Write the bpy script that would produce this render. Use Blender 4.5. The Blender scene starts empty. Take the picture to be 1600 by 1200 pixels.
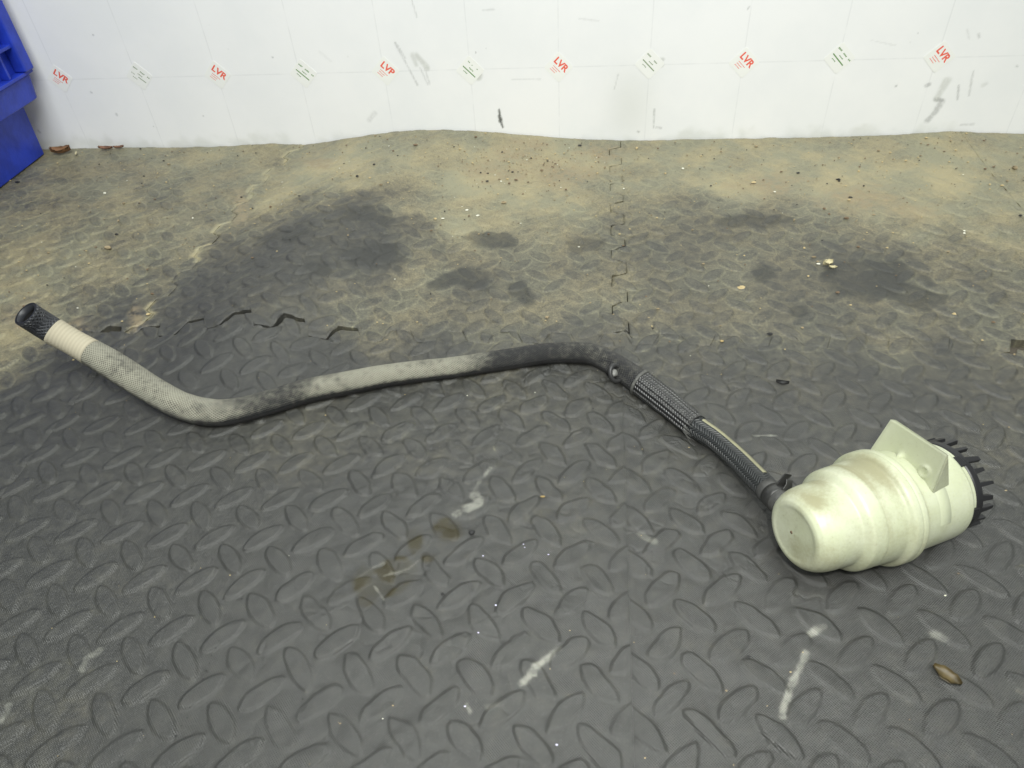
import bpy, math, random
import numpy as np
from mathutils import Matrix, Vector

U = 0.155                      # metres per scene unit (one printed grid square of the wall film)
SC = bpy.context.scene
COL = SC.collection
rng = np.random.default_rng(7)
random.seed(7)

# ------------------------------------------------------------------ camera
CW = np.array([0.38783, -8.42549, 3.65])
RI = np.array([.9943227, .0912382, -.0547527])
UP = np.array([-.0203441, .6680788, .7438124])
FW = np.array([-.1044432, .7384757, -.666142])
FPX = 1137.0
cd = bpy.data.cameras.new('camera')
cd.sensor_width = 36
cd.lens = FPX / 1600 * 36
cd.clip_start = .02
cd.clip_end = 100
cam = bpy.data.objects.new('camera', cd)
COL.objects.link(cam)
M = Matrix([[RI[0], UP[0], -FW[0], CW[0]*U], [RI[1], UP[1], -FW[1], CW[1]*U], [RI[2], UP[2], -FW[2], CW[2]*U], [0, 0, 0, 1]])
cam.matrix_world = M
cd.dof.use_dof = True
cd.dof.focus_distance = .80
cd.dof.aperture_fstop = 26
SC.camera = cam

# ------------------------------------------------------------------ light: dim workshop, ceiling tubes, the camera's own flash
w_ = bpy.data.worlds.new('World')
SC.world = w_
w_.use_nodes = True
bg = w_.node_tree.nodes['Background']
bg.inputs['Color'].default_value = (.93, 1.0, .98, 1)
bg.inputs['Strength'].default_value = .34

def area(name, loc, aim, sx, sy, watts, col):
    l = bpy.data.lights.new(name, 'AREA')
    l.shape = 'RECTANGLE'; l.size = sx; l.size_y = sy; l.energy = watts; l.color = col
    o = bpy.data.objects.new(name, l)
    COL.objects.link(o)
    o.location = loc
    o.rotation_euler = (Vector(aim)-Vector(loc)).to_track_quat('-Z', 'Y').to_euler()
    return o
area('ceiling_tube_light', (.2, -1.6, 2.5), (.1, -.3, .1), 2.2, 1.3, 99, (.97, 1, .97))
fl = bpy.data.lights.new('camera_flash', 'SPOT')
fl.energy = 12.5
fl.color = (1, .985, .93)
fl.shadow_soft_size = .011
fl.spot_size = math.radians(100)
fl.spot_blend = .75
flo = bpy.data.objects.new('camera_flash', fl)
COL.objects.link(flo)
flo.matrix_world = Matrix.Translation(Vector((RI*.052+UP*.05))) @ M
SC.view_settings.view_transform = 'Standard'
SC.view_settings.look = 'None'
SC.view_settings.exposure = 0
SC.view_settings.gamma = 1

# ------------------------------------------------------------------ maths helpers (scene units)
def w(x, y, h=0.0):            # where the sight line of a photo pixel meets the level h
    R = FW+RI*(x-800)/FPX-UP*(y-600)/FPX
    return CW+R*((h-CW[2])/R[2])

def pr(P):
    d = np.asarray(P, float)-CW
    z = d @ FW
    return np.stack([800+FPX*(d @ RI)/z, 600-FPX*(d @ UP)/z], -1)

def onwall(x, y):
    R = FW+RI*(x-800)/FPX-UP*(y-600)/FPX
    return CW+R*((0-CW[1])/R[1])

def sst(a, b, x):
    t = np.clip((x-a)/(b-a), 0, 1)
    return t*t*(3-2*t)

_tab = np.random.default_rng(3).random((256, 256))
def vnoise(x, y, sc, seed=0):
    x = np.asarray(x)*sc+seed*17.31; y = np.asarray(y)*sc+seed*9.77
    xi = np.floor(x).astype(int); yi = np.floor(y).astype(int)
    fx = x-xi; fy = y-yi
    fx = fx*fx*(3-2*fx); fy = fy*fy*(3-2*fy)
    g = lambda i, j: _tab[i % 256, j % 256]
    return (g(xi, yi)*(1-fx)+g(xi+1, yi)*fx)*(1-fy)+(g(xi, yi+1)*(1-fx)+g(xi+1, yi+1)*fx)*fy

def fbm(x, y, sc, oct=4, seed=0):
    s = 0; a = .5; n = 0
    for i in range(oct):
        s = s+a*vnoise(x, y, sc*2**i, seed+i*5); n += a; a *= .5
    return s/n

# mat surface level: flat, with the middle rear mat arched up and small warps elsewhere
def hmat(X, Y):
    k = np.asarray(X)+6; d = -np.asarray(Y)
    t = np.clip(d/3.82, 0, 1)
    kc = 4.34+(3.55-4.34)*t
    wl = 1.75+(.95-1.75)*t
    wr = 2.7+(.85-2.7)*t**.8
    A = .165*np.where(d > 3.7, np.exp(-((d-3.7)/.62)**2), 1)
    q = np.where(k < kc, (kc-k)/wl, (k-kc)/wr)
    h = A*np.cos(np.clip(q, 0, 1)*math.pi/2)**2
    h = h+.05*np.exp(-((k-10.3)/.6)**2-(d/.7)**2)+.03*np.exp(-((k-2.35)/.35)**2-(d/.4)**2)*(k < 2.8)
    h = h+.018*(fbm(X, Y, .9, 2, 4)-.5)
    return h

def onmat(x, y, lift=0.0):
    h = 0.0
    for _ in range(8):
        P = w(x, y, h+lift); h = float(hmat(P[0], P[1]))
    return w(x, y, h+lift)

# ------------------------------------------------------------------ object helpers
def new_mesh(name, V, F, mat=None, parent=None, smooth=True, uv=None, attrs=None, mats=None, midx=None):
    V = np.asarray(V, float)*U
    if parent is not None:
        p = parent; off = Vector((0, 0, 0))
        while p is not None:
            off += p.location; p = p.parent
        V = V-np.array(off)
    me = bpy.data.meshes.new(name)
    if isinstance(F, np.ndarray):
        n = len(F); m = F.shape[1]
        me.vertices.add(len(V)); me.vertices.foreach_set('co', V.astype(np.float32).ravel())
        me.loops.add(n*m); me.loops.foreach_set('vertex_index', F.astype(np.int32).ravel())
        me.polygons.add(n); me.polygons.foreach_set('loop_start', np.arange(0, n*m, m, dtype=np.int32))
        me.update(calc_edges=True)
    else:
        me.from_pydata([tuple(v) for v in V], [], F)
    if smooth:
        me.polygons.foreach_set('use_smooth', np.ones(len(me.polygons), bool))
    for a, val in (attrs or {}).items():
        me.attributes.new(a, 'FLOAT', 'POINT').data.foreach_set('value', np.asarray(val, np.float32))
    if uv is not None:
        a = me.attributes.new('strand', 'FLOAT_VECTOR', 'POINT')
        uv = np.asarray(uv, np.float32)
        a.data.foreach_set('vector', np.c_[uv, np.zeros(len(uv), np.float32)].ravel().astype(np.float32))
    for m_ in (mats or ([mat] if mat else [])):
        me.materials.append(m_)
    if midx is not None:
        me.polygons.foreach_set('material_index', np.asarray(midx, np.int32))
    me.update(); me.validate()
    o = bpy.data.objects.new(name, me)
    COL.objects.link(o)
    if parent is not None:
        o.parent = parent
    return o

def tag(o, label=None, cat=None, group=None, kind=None):
    for a, b in (('label', label), ('category', cat), ('group', group), ('kind', kind)):
        if b: o[a] = b
    return o

def empty(name, P, label, cat, group=None):
    o = bpy.data.objects.new(name, None)
    o.empty_display_size = .05
    COL.objects.link(o)
    o.location = Vector(np.asarray(P)*U)
    return tag(o, label, cat, group)

class MB:
    def __init__(s): s.v = []; s.f = []
    def add(s, V, F):
        b = len(s.v); s.v += [tuple(map(float, p)) for p in V]; s.f += [tuple(b+i for i in q) for q in F]
    def hexa(s, P):   # 8 corners: bottom 4 ccw, top 4 ccw
        s.add(P, [(3, 2, 1, 0), (4, 5, 6, 7), (0, 1, 5, 4), (1, 2, 6, 5), (2, 3, 7, 6), (3, 0, 4, 7)])
    def box(s, a, b):
        x0, y0, z0 = a; x1, y1, z1 = b
        s.hexa([(x0, y0, z0), (x1, y0, z0), (x1, y1, z0), (x0, y1, z0), (x0, y0, z1), (x1, y0, z1), (x1, y1, z1), (x0, y1, z1)])
    def build(s, name, mat, parent=None, smooth=False, bevel=0, **k):
        o = new_mesh(name, s.v, s.f, mat, parent, smooth, **k)
        if bevel: bev(o, bevel)
        return o

def bev(o, wd, seg=2):
    m = o.modifiers.new('edge', 'BEVEL'); m.width = wd*U; m.segments = seg; m.limit_method = 'ANGLE'; m.angle_limit = math.radians(35)
    for p in o.data.polygons: p.use_smooth = True
    m2 = o.modifiers.new('normals', 'WEIGHTED_NORMAL'); m2.keep_sharp = True

def grid_faces(nu, nv, closed=False):
    i = np.arange(nu-1)[:, None]; m = nv if closed else nv-1
    j = np.arange(m)[None, :]; j2 = (j+1) % nv
    return np.stack([i*nv+j, i*nv+j2, (i+1)*nv+j2, (i+1)*nv+j], -1).reshape(-1, 4)

def catmull(P, n):
    P = np.asarray(P, float)
    Q = np.vstack([2*P[0]-P[1], P, 2*P[-1]-P[-2]])
    out = []
    for i in range(1, len(Q)-2):
        p0, p1, p2, p3 = Q[i-1:i+3]
        t = np.linspace(0, 1, n, endpoint=False)[:, None]
        out.append(.5*(2*p1+(p2-p0)*t+(2*p0-5*p1+4*p2-p3)*t*t+(-p0+3*p1-3*p2+p3)*t**3))
    out.append(Q[-2:-1])
    return np.vstack(out)

def resample(P, step):
    L = np.r_[0, np.cumsum(np.linalg.norm(np.diff(P[:, :3], axis=0), axis=1))]
    n = max(3, int(L[-1]/step)+1)
    s = np.linspace(0, L[-1], n)
    return np.stack([np.interp(s, L, P[:, c]) for c in range(P.shape[1])], 1), s

def frames(P):
    T = np.gradient(P, axis=0); T /= np.linalg.norm(T, axis=1)[:, None]
    Z = np.array([0, 0, 1.])
    A = np.cross(T, Z); A /= np.linalg.norm(A, axis=1)[:, None]
    B = np.cross(A, T)
    return T, A, B

def tube_geo(P, R, nseg=40, flat=1.0):
    T, A, B = frames(P)
    th = np.linspace(0, 2*math.pi, nseg, endpoint=False)
    R = np.broadcast_to(np.asarray(R, float), (len(P),))
    N = A[:, None, :]*np.cos(th)[None, :, None]+B[:, None, :]*np.sin(th)[None, :, None]*flat
    V = P[:, None, :]+N*R[:, None, None]
    return V.reshape(-1, 3), grid_faces(len(P), nseg, True), N.reshape(-1, 3), th

# ------------------------------------------------------------------ materials
class NT:
    def __init__(s, name):
        s.m = bpy.data.materials.new(name); s.m.use_nodes = True
        s.t = s.m.node_tree; s.n = s.t.nodes; s.b = s.n['Principled BSDF']
    def link(s, a, b): s.t.links.new(a, b)
    def node(s, ty, **k):
        x = s.n.new(ty)
        for a, b in k.items(): setattr(x, a, b)
        return x
    def _in(s, sock, v):
        if hasattr(v, 'links') or isinstance(v, bpy.types.NodeSocket): s.link(v, sock)
        else: sock.default_value = v
    def math(s, op, a, b=0.0, c=None, clamp=False):
        x = s.node('ShaderNodeMath', operation=op, use_clamp=clamp)
        s._in(x.inputs[0], a); s._in(x.inputs[1], b)
        if c is not None: s._in(x.inputs[2], c)
        return x.outputs[0]
    def attr(s, name, out='Fac'):
        return s.node('ShaderNodeAttribute', attribute_name=name).outputs[out]
    def noise(s, scale, detail=4, rough=.55, vec=None):
        x = s.node('ShaderNodeTexNoise'); x.inputs['Scale'].default_value = scale
        x.inputs['Detail'].default_value = detail; x.inputs['Roughness'].default_value = rough
        s.link(vec if vec else s.obj(), x.inputs['Vector'])
        return x.outputs['Fac']
    def obj(s):
        if not hasattr(s, '_o'): s._o = s.node('ShaderNodeTexCoord').outputs['Object']
        return s._o
    def ramp(s, fac, pts):
        x = s.node('ShaderNodeMapRange'); x.interpolation_type = 'SMOOTHSTEP'
        s._in(x.inputs['Value'], fac)
        x.inputs['From Min'].default_value, x.inputs['From Max'].default_value = pts[0], pts[1]
        x.inputs['To Min'].default_value, x.inputs['To Max'].default_value = (pts[2], pts[3]) if len(pts) > 2 else (0, 1)
        return x.outputs[0]
    def mix(s, fac, a, b, blend='MIX'):
        x = s.node('ShaderNodeMix', data_type='RGBA', blend_type=blend)
        s._in(x.inputs[0], fac)
        for i, v in ((6, a), (7, b)):
            if isinstance(v, (tuple, list)): x.inputs[i].default_value = (*v[:3], 1)
            else: s.link(v, x.inputs[i])
        return x.outputs[2]
    def bump(s, h, dist, strength=1.0, nrm=None):
        x = s.node('ShaderNodeBump'); x.inputs['Distance'].default_value = dist; x.inputs['Strength'].default_value = strength
        s._in(x.inputs['Height'], h)
        if nrm: s.link(nrm, x.inputs['Normal'])
        return x.outputs[0]
    def out(s, col=None, rough=None, nrm=None, spec=None, **k):
        if col is not None:
            if isinstance(col, (tuple, list)): s.b.inputs['Base Color'].default_value = (*col[:3], 1)
            else: s.link(col, s.b.inputs['Base Color'])
        if rough is not None: s._in(s.b.inputs['Roughness'], rough)
        if nrm is not None: s.link(nrm, s.b.inputs['Normal'])
        if spec is not None: s._in(s.b.inputs['Specular IOR Level'], spec)
        for a, b in k.items(): s._in(s.b.inputs[a.replace('_', ' ')], b)
        return s.m

def mat_rubber():
    t = NT('dusty_mat_rubber')
    dust, stain, chalk, oil, lug, rim, soil = [t.attr(a) for a in ('dust', 'stain', 'chalk', 'oil', 'lug', 'rim', 'soil')]
    n1 = t.noise(14, 6, .6); n2 = t.noise(90, 5, .6); n3 = t.noise(420, 3, .6)
    base = t.mix(t.ramp(n2, (.25, .75)), (.037, .0375, .035), (.051, .0515, .0475))
    base = t.mix(t.ramp(n3, (.5, .85)), base, (.073, .073, .068))

    # dust holds on in the recesses, is rubbed off the raised studs
    hold = t.math('MULTIPLY_ADD', lug, t.ramp(dust, (.35, .7, -.24, -.02)), 1.0)
    d = t.math('MULTIPLY', dust, hold)
    d = t.math('ADD', d, t.math('MULTIPLY', rim, t.math('MULTIPLY', t.ramp(dust, (.06, .4, 0, .15)), t.ramp(n1, (.35, .65, .25, 1.3)))))
    d = t.math('ADD', d, t.math('MULTIPLY', t.math('SUBTRACT', n2, .5), .5))
    d = t.math('ADD', d, t.math('MULTIPLY', t.math('MULTIPLY', t.math('SUBTRACT', n3, .5), .8), t.ramp(dust, (.1, .6))))
    sp = t.math('MULTIPLY', t.math('MULTIPLY', rim, t.ramp(n2, (.58, .72))), t.ramp(n1, (.5, .62)))
    d = t.math('ADD', d, t.math('MULTIPLY', sp, .35))
    d = t.math('POWER', t.ramp(d, (.0, 1.1)), 1.15)
    tan = t.mix(t.ramp(n1, (.38, .62)), (.345, .30, .175), (.265, .252, .165))
    col = t.mix(d, base, tan)
    col = t.mix(t.math('MULTIPLY', soil, t.ramp(n2, (.3, .6))), col, (.27, .215, .13))
    col = t.mix(t.math('MULTIPLY', stain, t.ramp(n1, (.3, .7, .5, .8))), col, (.030, .031, .028))
    oil = t.math('MULTIPLY', oil, t.math('MULTIPLY', t.math('MULTIPLY_ADD', lug, .6, .4), t.ramp(n2, (.3, .6, .3, 1))))
    col = t.mix(t.math('MULTIPLY', oil, 1.25, clamp=True), col, (.026, .021, .005))
    col = t.mix(t.math('MULTIPLY', chalk, t.ramp(n2, (.3, .65, .15, .7))), col, (.34, .34, .29))
    rough = t.math('MULTIPLY_ADD', oil, -.12, t.math('MULTIPLY_ADD', n2, .26, .31))
    # linen grain of the moulded surface
    sx = t.node('ShaderNodeSeparateXYZ'); t.link(t.obj(), sx.inputs[0])
    g1 = t.math('SINE', t.math('MULTIPLY', t.math('ADD', sx.outputs[0], sx.outputs[1]), 2900))
    g2 = t.math('SINE', t.math('MULTIPLY', t.math('SUBTRACT', sx.outputs[0], sx.outputs[1]), 2900))
    h = t.math('ADD', t.math('MULTIPLY', t.math('ADD', g1, g2), .12), t.math('ADD', n3, t.math('MULTIPLY', n2, 1.5)))
    return t.out(col, rough, t.bump(h, .0011, .7), .55)

def mat_plain(name, col, rough=.5, bscale=0, bdist=.0005, var=.0, vscale=60, **k):
    t = NT(name)
    c = col
    if var:
        n = t.noise(vscale, 5, .6)
        c = t.mix(t.ramp(n, (.3, .7)), tuple(x*(1-var) for x in col), tuple(min(1, x*(1+var)) for x in col))
    nr = t.bump(t.noise(bscale, 4), bdist, .8) if bscale else None
    return t.out(c, rough, nr, **k)

def mat_wall():
    t = NT('white_film_board')
    sx = t.node('ShaderNodeSeparateXYZ'); t.link(t.obj(), sx.inputs[0])
    def line(c, wd):
        f = t.math('FRACT', t.math('ADD', t.math('DIVIDE', c, U), .5))
        return t.ramp(t.math('ABSOLUTE', t.math('SUBTRACT', f, .5)), (wd, wd*.35))
    ln = t.math('MAXIMUM', line(sx.outputs[0], .010), line(sx.outputs[2], .010))
    scuff, green = t.attr('scuff'), t.attr('grime')
    n = t.noise(6, 5, .6); n2 = t.noise(160, 4, .6)
    base = t.mix(t.ramp(n, (.35, .65)), (.83, .838, .84), (.865, .868, .866))
    col = t.mix(t.math('MULTIPLY', ln, t.ramp(t.noise(26, 3), (.35, .6, .04, .18))), base, (.45, .46, .47))
    col = t.mix(t.math('MULTIPLY', scuff, t.ramp(n2, (.3, .55, .35, 1.0))), col, (.10, .105, .095))
    col = t.mix(t.math('MULTIPLY', green, .8), col, (.42, .44, .36))
    sp = t.node('ShaderNodeTexVoronoi'); sp.inputs['Scale'].default_value = 34; t.link(t.obj(), sp.inputs['Vector'])
    sp2 = t.math('MULTIPLY', t.ramp(sp.outputs['Distance'], (.10, .05)), t.ramp(t.noise(20, 2), (.60, .66)))
    col = t.mix(t.math('MULTIPLY', sp2, .55), col, (.3, .3, .3))
    return t.out(col, .38, t.bump(n, .004, .15), .45)

def mat_braid(name, dark, dusty, kind, rough=.45, nu=26, nv=26, bd=.0008, gloss=.5):
    t = NT(name)
    sx = t.node('ShaderNodeSeparateXYZ'); t.link(t.attr('strand', 'Vector'), sx.inputs[0])
    u, v = sx.outputs[0], sx.outputs[1]
    tau = 2*math.pi
    if kind == 'cross':
        a = t.math('SINE', t.math('MULTIPLY', t.math('ADD', t.math('MULTIPLY', u, nu), t.math('MULTIPLY', v, nv)), tau))
        b = t.math('SINE', t.math('MULTIPLY', t.math('SUBTRACT', t.math('MULTIPLY', u, nu), t.math('MULTIPLY', v, nv)), tau))
        h = t.math('MAXIMUM', a, b)
    elif kind == 'herring':   # chevrons in lanes along the hose
        tri = t.math('PINGPONG', t.math('MULTIPLY', u, nu), .5)
        h = t.math('SINE', t.math('MULTIPLY', t.math('ADD', t.math('MULTIPLY', v, nv), t.math('MULTIPLY', tri, 2.2)), tau))
    elif kind == 'lanes':
        tri = t.math('PINGPONG', t.math('MULTIPLY', u, nu), .5)
        a = t.math('SINE', t.math('MULTIPLY', t.math('ADD', t.math('MULTIPLY', v, nv), t.math('MULTIPLY', tri, 1.2)), tau))
        b = t.math('SINE', t.math('MULTIPLY', u, nu*tau))
        h = t.math('ADD', t.math('MULTIPLY', a, .5), t.math('MULTIPLY', b, .8))
    else:                     # wound threads
        h = t.math('SINE', t.math('MULTIPLY', t.math('ADD', t.math('MULTIPLY', v, nv), u), tau))
    dust = t.attr('dust')
    n = t.noise(160, 4, .6); n2 = t.noise(900, 2, .6)
    hh = t.ramp(h, (-.8, .9))
    d = t.math('MULTIPLY', dust, t.math('MULTIPLY_ADD', hh, .45, .62))
    d = t.ramp(t.math('ADD', d, t.math('MULTIPLY', t.math('SUBTRACT', n, .5), .9)), (.05, 1.0))
    k_ = .9 if kind == 'wound' else .62
    col = t.mix(hh, tuple(x*k_ for x in dark), dark)
    col = t.mix(d, col, dusty)
    col = t.mix(t.math('MULTIPLY', t.ramp(n2, (.66, .74)), t.math('MULTIPLY', hh, gloss*.5)), col, (.5, .5, .47))  # pale flecks paint a specular sparkle onto the strands
    return t.out(col, rough, t.bump(h, bd, .9), gloss)

def mat_canister():
    t = NT('yellowed_white_plastic')
    dirt_shade = t.attr('dirt_shade')
    n = t.noise(45, 5, .6); n2 = t.noise(400, 3, .6); n3 = t.noise(18, 4, .55)
    col = t.mix(t.ramp(n3, (.35, .65)), (.435, .462, .318), (.49, .512, .385))
    dd = t.ramp(t.math('ADD', t.math('ADD', dirt_shade, t.math('MULTIPLY', t.math('SUBTRACT', n, .5), .9)), t.math('MULTIPLY', t.math('SUBTRACT', n2, .5), .55)), (.18, 1.35))
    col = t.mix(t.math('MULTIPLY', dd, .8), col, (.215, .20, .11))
    col = t.mix(t.math('MULTIPLY', t.ramp(n2, (.64, .74)), .6), col, (.33, .32, .22))
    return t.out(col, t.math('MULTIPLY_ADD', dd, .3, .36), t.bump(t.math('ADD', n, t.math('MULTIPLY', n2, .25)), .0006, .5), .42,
                 Subsurface_Weight=.08, Subsurface_Scale=.012, Subsurface_Radius=(1, 1, .6))

RUB = mat_rubber()
WALLM = mat_wall()
CANM = mat_canister()
BLACKP = mat_plain('black_plastic', (.012, .012, .013), .38)
BLUE = mat_plain('blue_crate_plastic', (.018, .046, .42), .40, 120, .0008, .22, 22)
STICKW = mat_plain('sticker_paper', (.845, .85, .82), .5)
REDI = mat_plain('red_print', (.80, .13, .085), .6)
GREENI = mat_plain('green_print', (.14, .27, .09), .6)
GREYG = mat_plain('worn_green_print', (.25, .32, .20), .6)
CONC = mat_plain('sub_floor', (.07, .06, .045), .9, 40, .003, .3, 25)
BRAID = mat_braid('dusty_black_braid', (.026, .026, .027), (.34, .33, .26), 'cross', .5, 32, 44)
CREAM = mat_braid('cream_sleeve', (.44, .40, .30), (.40, .375, .29), 'wound', .85, 1, 34, .00012, .1)
TIP = mat_braid('black_rubber_imprint', (.030, .032, .038), (.10, .105, .11), 'cross', .42, 20, 28, .0007, .5)
FLATS = mat_braid('shiny_black_woven_sleeve', (.028, .028, .029), (.13, .13, .12), 'lanes', .33, 18, 44, .0010, .9)
HERR = mat_braid('black_hose_chevrons', (.032, .035, .036), (.10, .11, .105), 'herring', .36, 8, 44, .0006, .6)
TANS = mat_plain('tan_stripe_paint', (.25, .24, .15), .6, 300, .0003, .15)
STEEL = mat_plain('dull_dark_steel', (.06, .06, .058), .36, 200, .0003, .25, 90, Metallic=.6)
BORE = mat_plain('hose_bore', (.008, .008, .008), .7)

# ------------------------------------------------------------------ floor under the mats
b = MB(); b.box((-14, -16, -.35), (14, .6, -.085)); fo = b.build('floor', CONC); tag(fo, kind='structure')

# ------------------------------------------------------------------ mats
PER = .44
def sq(x): return np.clip(2.5*np.cos(2*math.pi*x), -1, 1)
def gap_open(k): return sst(2.45, 2.75, k)*(1-sst(4.35, 4.75, k))
def Srow(k): return -3.82+.07*sq((k-3.51)/PER)*sst(2.42, 2.6, k)
def gap_rear(k):
    top = .5+.5*sq((k-3.51)/PER)
    hole = .10*np.sqrt(np.clip(1-((k-2.28)/.10)**2, 0, 1))
    return .0009+gap_open(k)*(.015+.036*top)+hole
def gap_front(k):
    return -.006*(1-gap_open(k))*(1-sst(9.40, 9.46, k)*(k < 10.12))*(1-sst(2.05, 2.15, k)*(k < 2.5))+.0005+.05*np.clip((k-9.46)/.07, 0, 1)*(k < 10.1)+.09*np.clip((k-9.50)/.12, 0, 1)*(k < 10.1)
def seam1(d):   # between left and middle column
    return np.where(d < 3.82, np.interp(d, [0, .89, 2.66, 3.82], [2.81, 2.64, 2.55, 2.47]), 2.47)
def tooth1(d): return .045*sq((d-.1)/PER)
def seam2(d): return np.full_like(d, 6.64)
def tooth2(d): return .065*sq((d-.13)/PER)
def seamX(c): return lambda d: np.full_like(d, c)
def zero(d): return np.zeros_like(d)

# rubbed and dusty zones: (photo x, y, dustiness) put down on the mat
DUST = """80 240 .62;300 235 .66;470 235 .6;650 215 .66;800 225 .72;950 230 .62;1100 225 .72;1300 220 .72;1550 215 .66
530 255 .9;640 255 .72;800 255 .95;900 250 .9;1000 255 .68;1200 250 .78;1400 240 .75
60 300 .5;200 280 .58;400 280 .58;470 290 .8;560 285 .66;740 300 1.0;850 285 .78;1000 285 .66;1150 290 .82;1300 290 .86;1480 275 .98;1600 280 .72
100 320 .56;250 320 .58;410 315 .8;470 318 .5;560 312 .3;650 318 .55;740 320 .85;860 320 .8;960 320 .6;1080 320 .5;1250 325 .66;1400 322 .86;1550 320 .82
60 350 .6;300 350 .6;370 340 .66;400 352 .3;480 350 .12;560 350 .08;640 350 .25;720 352 .95;780 350 .75;850 350 .55;960 350 .5;1100 350 .28;1200 350 .35;1300 355 .5;1420 360 .66;1550 355 .66
60 400 .68;200 400 .62;290 400 .55;340 400 .14;450 400 .04;580 400 .03;680 400 .3;780 400 .35;900 400 .35;1000 400 .3;1150 400 .3;1300 400 .25;1400 400 .2;1500 400 .45
60 440 .72;180 440 .6;250 440 .35;320 440 .06;450 440 .05;560 440 .2;660 440 .4;740 440 .25;850 440 .38;950 440 .38;1080 440 .3;1200 440 .3;1370 440 .15;1480 440 .33;1580 440 .4
40 480 .72;120 475 .5;190 480 .15;300 480 .04;450 480 .12;560 480 .3;650 480 .4;750 480 .3;860 480 .42;960 480 .36;1100 480 .3;1250 480 .27;1400 480 .3;1550 480 .33
20 525 .75;60 520 .6;130 520 .12;300 520 .04;430 520 .05;600 520 .28;750 520 .26;900 520 .25;1000 520 .26;1200 520 .27;1400 520 .26;1550 520 .3
20 560 .6;60 565 .3;120 560 .06;300 560 .02;500 560 .08;700 555 .14;900 560 .1;1050 560 .22;1200 560 .2;1500 560 .24
50 620 .04;300 620 .0;600 620 .12;800 620 .2;900 620 .13;1100 620 .12;1300 620 .15;1550 620 .2
50 700 .02;300 700 .1;450 700 .2;640 700 .14;800 700 .14;1000 700 .1;1200 700 .08;1450 640 .12
50 800 .04;300 800 .03;500 800 .03;700 800 .05;900 800 .1;1100 800 .06;1550 850 .05
50 950 .08;300 950 .02;600 950 .02;800 950 .03;1000 950 .05;1300 950 .03;1550 950 .05
20 1150 .14;300 1150 .02;600 1150 .02;900 1150 .04;1200 1150 .02;1550 1150 .06"""
ctl = np.array([[float(a) for a in q.split()] for row in DUST.split('\n') for q in row.split(';')])
CP = np.array([onmat(x, y)[:2] for x, y, _ in ctl]); CV = ctl[:, 2]+np.where((ctl[:, 1] > 320) & (ctl[:, 1] < 540) & (ctl[:, 2] < .45), .10, 0)+np.where(ctl[:, 1] < 305, .08, 0)
def dust_field(X, Y):
    gx = np.linspace(-9, 9, 240); gy = np.linspace(-9, .4, 150)
    GX, GY = np.meshgrid(gx, gy, indexing='ij')
    num = 0; den = 1e-12
    for (px, py), v in zip(CP, CV):
        r2 = (GX-px)**2+((GY-py)*1.0)**2
        k = 1/(r2+.02)**2
        num = num+k*v; den = den+k
    D = num/den
    fx = np.clip((X+9)/18*239, 0, 238.999); fy = np.clip((Y+9)/9.4*149, 0, 148.999)
    i = fx.astype(int); j = fy.astype(int); a = fx-i; c = fy-j
    return (D[i, j]*(1-a)+D[i+1, j]*a)*(1-c)+(D[i, j+1]*(1-a)+D[i+1, j+1]*a)*c

STAIN = [(560, 335, 42, 14), (600, 345, 18, 8), (585, 400, 48, 20), (915, 383, 30, 14), (808, 452, 17, 12), (822, 470, 15, 12), (1370, 440, 78, 34), (1310, 430, 30, 16),
         (1245, 487, 19, 10), (730, 435, 42, 18), (622, 421, 9, 5), (1190, 430, 26, 16), (770, 375, 40, 14), (450, 365, 50, 14), (500, 420, 30, 12),
         (690, 445, 22, 10), (1440, 470, 40, 14), (1180, 345, 60, 12)]
SOIL = [(800, 245, 50, 22), (780, 270, 60, 20), (880, 270, 70, 24), (830, 225, 40, 12), (1340, 310, 80, 22), (1200, 290, 60, 18), (1420, 330, 50, 16),
        (375, 325, 14, 30), (90, 520, 60, 22), (40, 505, 40, 30), (500, 255, 30, 10), (940, 240, 40, 14), (215, 500, 16, 22)]
OIL = [(572, 910, 22, 30), (618, 884, 26, 16), (600, 905, 40, 22), (650, 850, 14, 22), (700, 828, 24, 18), (668, 870, 14, 10)]
CHALK = [([(766, 733), (757, 745)], 4, .6), ([(749, 752), (741, 772)], 5, .8), ([(741, 775), (752, 783), (742, 790), (728, 796), (712, 804)], 9, .8),
         ([(873, 1017), (852, 1030), (832, 1052), (815, 1067)], 7, 1.0), ([(1285, 980), (1267, 991)], 6, 1.0), ([(1260, 1020), (1250, 1042), (1238, 1070), (1228, 1095), (1221, 1120)], 6, .9),
         ([(1176, 681), (1213, 680)], 2.5, .9), ([(158, 1015), (140, 1028), (128, 1046)], 6, .5), ([(14, 1104), (2, 1128)], 6, .7),
         ([(1000, 835), (1022, 850)], 7, .45), ([(765, 1105), (785, 1100)], 8, .35), ([(585, 915), (600, 938)], 2, .5), ([(600, 900), (640, 888), (655, 875)], 2, .4),
         ([(556, 905), (585, 886), (600, 880)], 2, .3), ([(1460, 992), (1475, 998)], 7, .5), ([(892, 550), (930, 555)], 3, .15), ([(728, 1100), (735, 1112)], 5, .7)]
def elip(X, Y, lst, soft=.5, sd=1):
    out = np.zeros_like(X)
    nx = fbm(X, Y, 7, 3, sd)-.5
    for x, y, rx, ry in lst:
        P = onmat(x, y); e = onmat(x+rx, y)-P; f_ = onmat(x, y-ry)-P
        A = np.array([[e[0], f_[0]], [e[1], f_[1]]]); Ai = np.linalg.inv(A)
        dx = X-P[0]; dy = Y-P[1]
        a = Ai[0, 0]*dx+Ai[0, 1]*dy; c = Ai[1, 0]*dx+Ai[1, 1]*dy
        r = np.sqrt(a*a+c*c)+nx*1.1
        out = np.maximum(out, 1-sst(1-soft, 1+soft*.4, r))
    return out
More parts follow.
